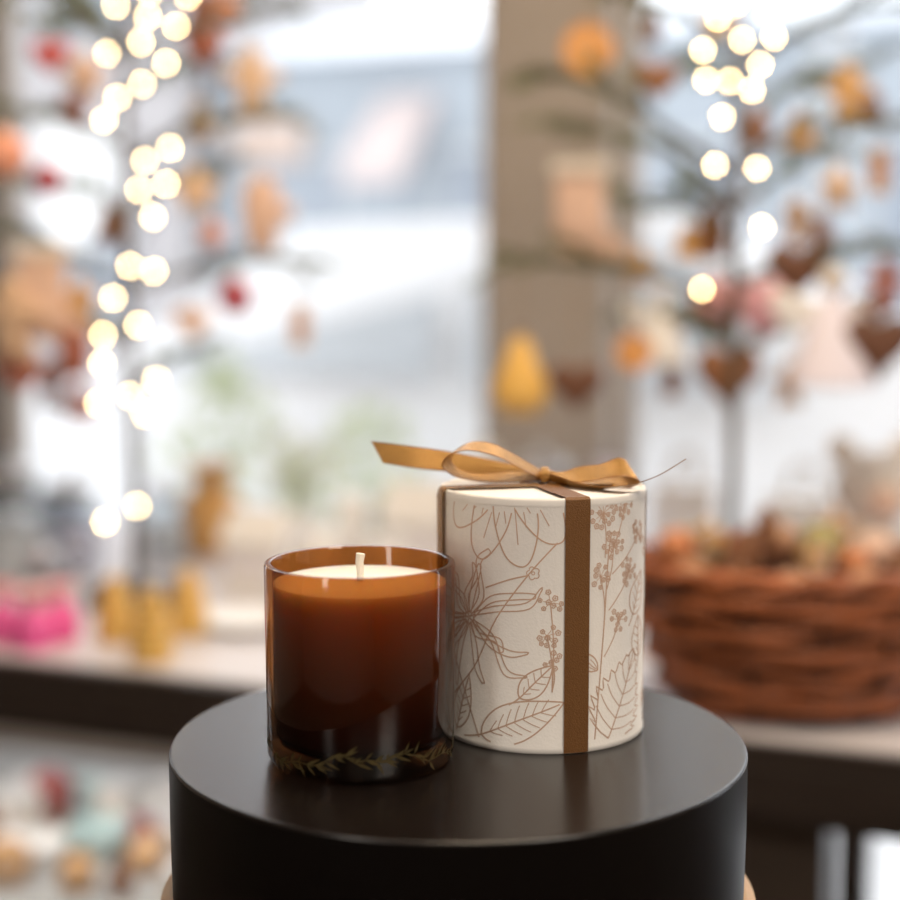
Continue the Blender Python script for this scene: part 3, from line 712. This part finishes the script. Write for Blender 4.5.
# ================================================================== lower shelf at the left
k = 0
for (px, py, kind, r) in ((8, 884, 'ball', .026), (40, 866, 'bowl', .034), (98, 856, 'tealb', .040), (150, 872, 'ball', .023), (78, 892, 'ball', .022), (18, 826, 'box', .045), (52, 815, 'red', .030),
                          (122, 816, 'box', .042), (160, 828, 'bowl', .034), (122, 897, 'cone', .022), (-12, 850, 'cone', .028), (180, 895, 'box', .034), (86, 808, 'tealb', .034), (140, 846, 'red2', .02),
                          (64, 848, 'cone', .022), (170, 806, 'box', .036), (30, 800, 'bowl', .03), (12, 858, 'box', .03), (166, 850, 'bowl', .03)):
    p = at_z(px, py, .50)
    if kind in ('ball', 'red', 'red2'):
        t = thing('rattan_ball', {'ball': 'round beige woven ball on the low shelf under the table', 'red': 'larger dark red woven ball on the low shelf under the table', 'red2': 'smaller dark red woven ball on the low shelf among white bowls'}[kind], 'ball', p, 'woven balls on the low shelf' if kind == 'ball' else None)
        b = MB().ball(p + Vector((0, 0, r)), r * .9, 16, 10); b.build('core', M['beige' if kind == 'ball' else 'rbrown'], t)
        s_ = MB()
        for q in range(5):
            ax = Vector((random.uniform(-1, 1), random.uniform(-1, 1), random.uniform(-1, 1))).normalized(); a1 = ax.orthogonal().normalized(); a2 = ax.cross(a1)
            s_.tube([p + Vector((0, 0, r)) + (a1 * cos(g) + a2 * sin(g)) * r * .93 for g in [2 * pi * i / 24 for i in range(24)]], .0022, 6, closed=True)
        s_.build('strands', M['tan' if kind == 'ball' else 'dred'], t)
    elif kind in ('bowl', 'tealb'):
        o = MB().shell(p, [(r * .45, 0), (r * .5, .004), (r * .9, r * .5), (r, r * .9), (r * .95, r * .9), (r * .8, r * .45), (r * .4, .01)], 28).build('bowl', M['white' if kind == 'bowl' else 'teal'], origin=p)
        if kind == 'bowl': tag(o, 'white ceramic bowl on the low shelf under the table', 'bowl', 'white bowls on the low shelf')
        else: tag(o, 'pale teal ceramic bowl on the low shelf under the table', 'bowl', 'teal bowls on the low shelf')
    elif kind == 'box':
        t = thing('gift_carton', 'small pale lidded carton on the low shelf under the table', 'box', p, 'pale cartons on the low shelf')
        MB().box(p, r, r, p.z, p.z + r * .8, ANG + .2 * k).build('body', M['offw'], t, smooth=False)
        MB().box(p, r * 1.05, r * 1.05, p.z + r * .8 + .0003, p.z + r * 1.0, ANG + .2 * k).build('lid', M['white'], t, smooth=False)
    else:
        t = thing('pinecone', 'brown pinecone standing on the low shelf under the table', 'pinecone', p, 'pinecones on the low shelf')
        MB().cone(p + Vector((0, 0, r)), r * 2.08).build('body', M['brown'], t, smooth=False)
    k += 1

# ================================================================== FOREGROUND
dc = at_z(458, 737, ZD); DR = .1242
sb = Vector((dc.x, dc.y, 0))
stl = thing('round_stool', 'pale round wooden stool top under the black drum', 'stool', sb)
ZS = ZD - .062; SR = .1300
MB().lathe(sb, [(0, ZS - .028), (SR - .0075, ZS - .028), (SR - .001, ZS - .022), (SR, ZS - .012), (SR - .001, ZS - .004), (SR - .005, ZS - .0003), (0, ZS - .0003)], 96).build('seat', M['seat'], stl)
for q in range(4):
    a = pi / 4 + q * pi / 2
    MB().tube([sb + Vector((.085 * cos(a), .085 * sin(a), ZS - .029)), sb + Vector((.15 * cos(a), .15 * sin(a), 0.0))], .014, 12, r2=.011).build('leg', M['seat'], stl)
MB().tube([sb + Vector((.128 * cos(2 * pi * k / 40), .128 * sin(2 * pi * k / 40), .30)) for k in range(40)], .006, 8, closed=True).build('foot_ring', M['silver'], stl)
d0 = Vector((dc.x, dc.y, ZS)); H = ZD - ZS
dm = MB().lathe(d0, [(0, 0), (DR - .002, 0), (DR - .0005, .0012), (DR, H * .5), (DR, H - .0012)], 160, 1)
dm.f.pop(); dm.m.pop()          # open at the rim, closed by the top
dm.lathe(d0, [(DR, H - .0012), (DR - .0002, H - .0006), (DR - .0005, H - .0002), (DR - .0010, H), (DR - .0020, H - .0001), (0, H - .0001)], 160, 0)
for i in range(len(dm.f) - 1, -1, -1):
    if len(dm.f[i]) == 160 and dm.m[i] == 0: dm.f.pop(i); dm.m.pop(i)
dr = dm.build('round_plinth', [M['drum'], M['drumside']], origin=d0, ang=50)
tag(dr, 'black satin round drum plinth under the candle and gift box', 'plinth')
ZP = ZD - .0001

# ---- amber candle
jc = at_z(361, 756, ZD); jc.z = ZP; JH = .0832; JR = .0388
cd = thing('jar_candle', 'amber glass jar candle with cream wax standing left of the gift box', 'candle', jc)
def jr(z): return JR + .0006 * z / JH
prof = [(JR - .004, 0), (JR - .0015, .0008), (JR, .004), (jr(.04), .04), (jr(JH), JH - .0016), (jr(JH) - .0004, JH - .0004), (jr(JH) - .0016, JH), (jr(JH) - .0028, JH - .0004),
        (jr(JH) - .0033, JH - .0016), (JR - .0028, .04), (JR - .0029, .012), (JR - .005, .0088)]
gj = MB().shell(jc, prof, 128, 0)
def jp(s, z, off=.00012):
    a = s / JR; r = jr(z) + off; return jc + Vector((r * sin(a), -r * cos(a), z))
def flatpoly(mb, pts2, f, mi): mb.add([f(*p) for p in pts2], [tuple(range(len(pts2)))], mi)
circ = 2 * pi * JR; rnd = random.Random(4)
nsp = 60
for i in range(nsp):
    def zb(i): return .0088 + .0026 * sin(i * .45) + .0012 * sin(i * 1.3 + 1)
    s0 = circ * i / nsp; zc = zb(i); s1 = circ * (i + 1) / nsp; z1 = zb((i + 1) % nsp)
    flatpoly(gj, [(s0, zc - .0002), (s1, z1 - .0002), (s1, z1 + .0002), (s0, zc + .0002)], jp, 1)
    for sg in (1, -1, .4, -.4):
        if rnd.random() < .22: continue
        L = rnd.uniform(.0035, .0085); an = sg * rnd.uniform(.35, 1.15); w = L * .09
        ca, sa = cos(an), sin(an)
        P = [(0, 0), (L * .4, w), (L, 0), (L * .4, -w)]
        Q = [(s0 + x * ca - y * sa, min(max(zc + x * sa + y * ca, .0015), .022)) for x, y in P]
        flatpoly(gj, Q, jp, 1)
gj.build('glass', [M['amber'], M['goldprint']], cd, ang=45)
WZ = .0745; WR = JR - .0034
MB().lathe(jc, [(0, .0092), (WR - .004, .0092), (WR - .0005, .0125), (WR, .04), (WR + .0003, WZ), (WR - .001, WZ + .0004), (WR - .003, WZ - .0002), (.008, WZ - .0002), (.003, WZ + .0002), (0, WZ + .0002)], 96).build('wax', M['wax'], cd)
MB().tube([jc + Vector(v) for v in ((0, 0, WZ - .001), (.0002, 0, WZ + .004), (-.0001, 0, WZ + .008), (.0004, 0, WZ + .0115))], .0013, 8, r2=.0019).build('wick', M['wick'], cd)

# ---- gift box
gc = at_z(541, 723, ZD); gc.z = ZP; GH = .1085; GR_ = .0453; LR = .0455
gb = thing('gift_box', 'cream cylindrical gift box with botanical print and gold ribbon bow', 'gift box', gc)
VA = math.atan2(gc.x, gc.y)      # the box is seen a little from its left
body = MB().lathe(gc, [(0, 0), (GR_ - .0002, 0), (GR_ + .0003, .0006), (GR_ + .0003, .0026), (GR_, .0030), (GR_, GH - .0022)], 160, 0)
def bp(s, z, off=.00014):
    a = s / GR_; r = GR_ + off; return gc + Vector((r * sin(a), -r * cos(a), z))
ZLO, ZHI = .0034, GH - .0038
def line(pts, hw=.0003):
    run = []
    def flush(run):
        if len(run) < 2: return
        vs = []; fs = []
        for j, (x, z) in enumerate(run):
            x0, z0 = run[max(j - 1, 0)]; x1, z1 = run[min(j + 1, len(run) - 1)]
            L = math.hypot(x1 - x0, z1 - z0) or 1e-9; nx, nz = -(z1 - z0) / L * hw, (x1 - x0) / L * hw
            vs += [bp(x + nx, z + nz), bp(x - nx, z - nz)]
        for j in range(len(run) - 1): fs.append((2 * j, 2 * j + 1, 2 * j + 3, 2 * j + 2))
        body.add(vs, fs, 1)
    for p in pts:
        if ZLO < p[1] < ZHI: run.append(p)
        else: flush(run); run = []
    flush(run)
def pm(px, py):
    th = asin(max(-.97, min(.97, (px - 542) / 100)))
    return (th - VA) * GR_, (723 + 27 * cos(th) - py) / 2240
def xf(pts, c, rot, sc=1):
    ca, sa = cos(rot), sin(rot); return [(c[0] + (x * ca - y * sa) * sc, c[1] + (x * sa + y * ca) * sc) for x, y in pts]
def smooth(pts, n=6):
    return [(v.x, v.y) for v in cr([(x, y, 0) for x, y in pts], n)]
def petal(c, rot, L, w, mid=True):
    a = [(0, 0), (.25 * L, .42 * w), (.6 * L, .55 * w), (.9 * L, .32 * w), (L, .02 * w), (.88 * L, -.35 * w), (.55 * L, -.5 * w), (.22 * L, -.36 * w), (0, 0)]
    line(xf(smooth(a), c, rot))
    if mid:
        line(xf(smooth([(.08 * L, 0), (.4 * L, .05 * w), (.8 * L, 0)]), c, rot), .0002)
        line(xf(smooth([(.1 * L, .08 * w), (.35 * L, .22 * w), (.65 * L, .25 * w)]), c, rot), .00018)
        line(xf(smooth([(.1 * L, -.08 * w), (.35 * L, -.2 * w), (.6 * L, -.22 * w)]), c, rot), .00018)
def leafm(c, rot, L, w, veins=6):
    up = []; N = 24
    for i in range(N + 1):
        t = i / N; up.append((t * L, w / 2 * sin(pi * t ** .75) ** .9))
    line(xf(up, c, rot)); line(xf([(x, -y) for x, y in up], c, rot))
    line(xf(smooth([(-.28 * L, .05 * L), (0, 0), (.5 * L, .01 * L), (.95 * L, 0)]), c, rot))
    for k in range(veins):
        t = .12 + .72 * k / veins; y = w / 2 * sin(pi * t ** .8) * .85
        for sg in (1, -1): line(xf(smooth([(t * L, 0), (t * L + .07 * L, sg * y * .5), (t * L + .13 * L, sg * y * .85)], 4), c, rot), .00018)
def serrated(c, rot, L, w, teeth=9):    # broad leaf with a saw-toothed edge
    env = lambda t: w / 2 * sin(pi * min(1, t) ** .62) ** .85
    for sg in (1, -1):
        P = [(0, 0)]
        for k in range(teeth):
            t0 = (k + .25) / teeth; t1 = (k + 1) / teeth
            P += [(t0 * L, sg * env(t0) * .86), ((t0 * .35 + t1 * .65) * L, sg * env(t0 * .4 + t1 * .6) * 1.0), ((t1 + .012) * L, sg * env(min(.999, t1)) * 1.08 + sg * .0004), (t1 * L, sg * env(min(.999, t1)) * .84)]
        P[-1] = (L, 0); P[-2] = (L * .985, sg * .0004)
        line(xf(P, c, rot))
        for k in range(6):
            t = .10 + .13 * k; e = t + .17
            line(xf(smooth([(t * L, 0), ((t + .07) * L, sg * env(e) * .45), (e * L, sg * env(e) * .82)], 4), c, rot), .0002)
    line(xf(smooth([(-.25 * L, .03 * L), (0, 0), (.5 * L, -.01 * L), (.97 * L, 0)]), c, rot), .0003)
def spider(c, rot, n, L, seed):     # long crinkled petals
    R = random.Random(seed)
    for i in range(n):
        g = rot + 2 * pi * i / n + R.uniform(-.12, .12); l = L * R.uniform(.55, 1.05); b = R.uniform(-.3, .3) * l; w = .0014; cv = R.uniform(-.14, .14) * l
        l1 = smooth([(.08 * l, w * .4), (.4 * l, b * .35 + w + cv), (.75 * l, b + w), (.98 * l, b * .8 + w * .6), (l, b * .75), (.96 * l, b * .75 - w * .7), (.74 * l, b - w), (.4 * l, b * .35 - w + cv), (.08 * l, -w * .4)], 5)
        line(xf(l1, c, g), .00026)
    for i in range(5): line(xf([(.0012 * cos(q), .0012 * sin(q)) for q in [2 * pi * k / 8 for k in range(9)]], (c[0] + .0016 * cos(i * 1.26), c[1] + .0016 * sin(i * 1.26)), 0), .0002)
def blossom(c, r, seed=0):
    pts = []
    for k in range(31):
        a = 2 * pi * k / 30; rr = r * (.72 + .28 * abs(sin(2.5 * a + seed))); pts.append((c[0] + rr * cos(a), c[1] + rr * sin(a)))
    line(pts, .00022); line([(c[0] + .25 * r * cos(a), c[1] + .25 * r * sin(a)) for a in [2 * pi * k / 6 for k in range(7)]], .0002)
def umbel(c, rot, L, n, seed):
    R = random.Random(seed)
    line(xf(smooth([(-L * .9, -.1 * L), (-L * .3, 0), (0, 0)]), c, rot))
    for i in range(n):
        g = -1.2 + 2.4 * i / (n - 1); l = L * R.uniform(.75, 1.0); e = (l * cos(g), l * sin(g))
        line(xf(smooth([(0, 0), (e[0] * .5, e[1] * .38), e], 4), c, rot), .0002)
        for q in range(3):
            o = (e[0] + R.uniform(-.0022, .0022), e[1] + R.uniform(-.0022, .0022)); blossom(xf([o], c, rot)[0], R.uniform(.0011, .0016), q)
def berries(c, root, sp, n, seed):
    R = random.Random(seed); line(smooth([root, ((root[0] + c[0]) / 2 + .001, (root[1] + c[1]) / 2), c]), .00024)
    done = []; tries = 0
    while len(done) < n and tries < 400:
        tries += 1; a = R.uniform(0, 6.28); d = sp * math.sqrt(R.random()); o = (c[0] + d * cos(a), c[1] + d * sin(a)); r = R.uniform(.0009, .0012)
        if any(math.hypot(o[0] - q[0], o[1] - q[1]) < .0021 for q in done): continue
        done.append(o); blossom(o, r, len(done)); line([c, (c[0] + (o[0] - c[0]) * .7, c[1] + (o[1] - c[1]) * .7)], .00013)
# front, following the photograph
c = pm(508, 466)
for g, L, w in ((-2.75, .036, .014), (-2.3, .042, .017), (-1.85, .046, .017), (-1.42, .047, .018), (-1.0, .043, .017), (-.55, .034, .014)): petal(c, g, L, w)
spider(pm(474, 618), .2, 17, .036, 5)
leafm(pm(486, 732), .42, .040, .017, 7); leafm(pm(462, 726), 1.25, .026, .011, 5)
line(smooth([pm(452, 702), pm(478, 668), pm(500, 620), pm(530, 578), pm(556, 548)])); line(smooth([pm(456, 640), pm(470, 690), pm(484, 735)]))
line(smooth([pm(490, 590), pm(512, 583), pm(530, 579)])); blossom(pm(534, 577), .0028)
leafm(pm(522, 696), .8, .020, .010, 4)
for i, (x, y, sp, n) in enumerate(((550, 605, .0048, 8), (547, 636, .0052, 9), (552, 660, .004, 6))): berries(pm(x, y), pm(552, 690), sp, n, 40 + i)
for i, (x, y, rx, ry, sp, n) in enumerate(((598, 518, 600, 560, .0062, 15), (619, 506, 604, 560, .0062, 15), (632, 533, 607, 575, .006, 12), (608, 546, 602, 590, .006, 14), (624, 570, 604, 610, .0062, 14), (596, 578, 600, 625, .005, 9), (614, 618, 600, 655, .005, 10))):
    berries(pm(x, y), pm(rx, ry), sp, n, i)
line(smooth([pm(592, 735), pm(596, 680), pm(600, 620), pm(603, 560), pm(606, 535)]))
serrated(pm(605, 734), 1.12, .040, .031, 9)
leafm(pm(628, 612), 1.1, .020, .013, 4); leafm(pm(634, 652), 1.6, .018, .013, 4)
petal(pm(594, 668), 2.4, .010, .006)
rb = random.Random(21)
for i in range(15):
    s = (1.45 + i * .235) * GR_
    for zz in (.018, .05, .085):
        k = rb.choice('lsup'); c = (s + rb.uniform(-.003, .003), zz + rb.uniform(-.008, .008)); g = rb.uniform(0, 6.28)
        if k == 'l': leafm(c, g, .018, .009, 5)
        elif k == 's': spider(c, g, 11, .011, i)
        elif k == 'u': umbel(c, g, .009, 5, i)
        else:
            for q in range(6): petal(c, g + q * 1.047, .010, .005, False)
body.build('sleeve', [M['paper'], M['ink']], gb, ang=45)
MB().lathe(gc, [(0, GH - .0033), (GR_ - .0004, GH - .0033), (LR, GH - .0034), (LR, GH - .0010), (LR - .0003, GH - .0003), (LR - .0008, GH), (LR - .0018, GH - .0002), (LR - .0022, GH - .0008), (0, GH - .0008)], 160).build('lid', M['lidp'], gb)
def V(*a): return Vector(a)
rib = MB(); RW = .0054
AF, AL = radians(15.2), radians(-77)
for a0, ex in ((AF, 0), (AF + pi, 0), (AL, .0012), (AL + pi, .0012)):
    d = V(sin(a0), -cos(a0), 0); tdir = V(cos(a0), sin(a0), 0)
    pts = [gc + d * r + V(0, 0, z) for r, z in ((.002, GH + .0004), (.02, GH + .0003), (LR - .003, GH + .0004), (LR - .0006, GH + .0004), (LR + .0004 + ex * .4, GH - .0006), (LR + .0006 + ex, GH - .004), (LR + .0005 + ex, GH - .0065), (GR_ + .0007 + ex, GH - .011), (GR_ + .0006 + ex, GH - .03), (GR_ + .0006 + ex, .05), (GR_ + .0007, .003), (GR_ + .0006, .0004))]
    ring = []
    for p in pts:
        r = math.hypot(p.x - gc.x, p.y - gc.y); row = []
        for k in (-1, -.5, 0, .5, 1):
            if r > .035: q = a0 + k * RW / GR_; row.append(gc + V(r * sin(q), -r * cos(q), p.z - gc.z))
            else: row.append(p + tdir * k * RW)
        ring.append(row)
    vs = [v for row in ring for v in row]; fs = []
    for j in range(len(ring) - 1):
        for k in range(4): fs.append((j * 5 + k, j * 5 + k + 1, (j + 1) * 5 + k + 1, (j + 1) * 5 + k))
    rib.add(vs, fs, 0 if ex == 0 else 1)
rb_ = rib.build('ribbon', [M['satin_shade'], M['satin']], gb)
def ribbon_piece(name, P, WV, n=8):
    pts = cr([at(*p) for p in P], n); ws = cr(WV, n)
    MB().strip(pts, ws, .0003, 0, 1).build(name, [M['satin'], M['satin2']], rb_)
# left loop: round and open, standing in front of the tail
ribbon_piece('loop', [(541, 474, .646), (522, 464, .640), (497, 451, .634), (472, 446, .632), (453, 452, .632), (447, 463, .633), (457, 473, .635), (480, 478, .638), (510, 477, .643), (541, 476, .647)],
             [V(.001, -.003, -.002), V(.002, -.0045, -.0030), V(.001, -.0050, -.0024), V(-.001, -.0055, -.0014), V(-.002, -.0055, -.0008), V(-.002, -.0055, -.0006), V(-.001, -.0054, -.0008), V(0, -.005, -.0010), V(0, -.004, -.0018), V(0, -.002, -.002)], 10)
# right loop: low and flat, a little crumpled
ribbon_piece('loop', [(547, 475, .646), (566, 477, .641), (584, 474, .638), (604, 471, .636), (622, 467, .633), (634, 473, .634), (622, 482, .640), (590, 485, .644), (562, 480, .646), (547, 477, .647)],
             [V(0, -.002, -.002), V(.0015, -.0048, -.0018), V(.0012, -.0046, -.0028), V(.001, -.0048, -.0024), V(.001, -.0042, -.0036), V(.0025, -.003, -.0036), V(.001, -.0048, -.0022), V(0, -.0050, -.0020), V(0, -.004, -.002), V(0, -.002, -.002)])
# left tail, cut on the slant, passing behind the loop
ribbon_piece('tail', [(541, 475, .648), (510, 471, .650), (475, 466, .652), (445, 461, .652), (412, 457, .651), (377, 452, .650)],
             [V(0, -.002, -.002), V(.0006, -.0036, -.0030), V(.0008, -.0030, -.0042), V(.0008, -.0022, -.0046), V(.0012, -.001, -.0050), V(.0027, 0, -.0050)])
# right tail, nearly edge on
ribbon_piece('tail', [(549, 477, .641), (585, 487, .628), (622, 486, .618), (655, 477, .612), (686, 459, .609)],
             [V(0, .002, -.002), V(.0006, .005, -.0018), V(.0006, .0054, -.0009), V(.0007, .0055, -.00068), V(.0008, .0054, -.0006)])
kc = at(544, 475, .644)
MB().ball(kc, (.0030, .0042, .0028), 20, 12).tube([kc + V(.0003, .0045 * cos(a), .0032 * sin(a)) for a in [2 * pi * k / 20 for k in range(20)]], .0018, 8, flat=.0005, closed=True).build('knot', M['satin'], rb_)

# ================================================================== LIGHT
w = bpy.data.worlds.new('overcast'); SC.world = w; w.use_nodes = True
bg = w.node_tree.nodes['Background']; bg.inputs[0].default_value = (.945, .97, 1, 1); bg.inputs[1].default_value = 2.75
def area(name, loc, target, size, power, col, sy=None):
    l = bpy.data.lights.new(name, 'AREA'); l.energy = power; l.color = col; l.size = size
    if sy: l.shape = 'RECTANGLE'; l.size_y = sy
    o = bpy.data.objects.new(name, l); COL.objects.link(o); o.location = loc
    o.rotation_euler = (Vector(target) - Vector(loc)).to_track_quat('-Z', 'Y').to_euler(); return o
area('shop_lamp', (.75, -.35, 1.95), (0.03, .62, 1.0), .45, 10.5, (1, .89, .77))
area('shop_fill', (-.75, -.35, 1.55), (0, .7, 1.0), .16, 2.8, (1, .90, .80), .9)
area('window_spot', (.15, .75, 2.65), (.0, 1.65, .9), .5, 32, (1, .80, .58))
area('rear_ceiling_lamp', (.2, -1.2, 2.7), (.2, -1.0, 0), 1.2, 7, (1, .88, .75))
area('shelf_fill', W(-.25, .08, .715), W(-.25, .3, .5), .9, 1.6, (1, .95, .88), .04)  # added fill under the table to brighten the low shelf, no visible source

# ================================================================== CAMERA
cam = bpy.data.cameras.new('camera'); co = bpy.data.objects.new('camera', cam); COL.objects.link(co)
co.location = (0, 0, ZC); co.rotation_euler = (pi / 2 - PITCH, 0, 0)
cam.sensor_width = 36; cam.lens = 36 * F / 900; cam.clip_start = .01; cam.clip_end = 200
cam.dof.use_dof = True; cam.dof.focus_distance = .600; cam.dof.aperture_fstop = 2.85
SC.camera = co
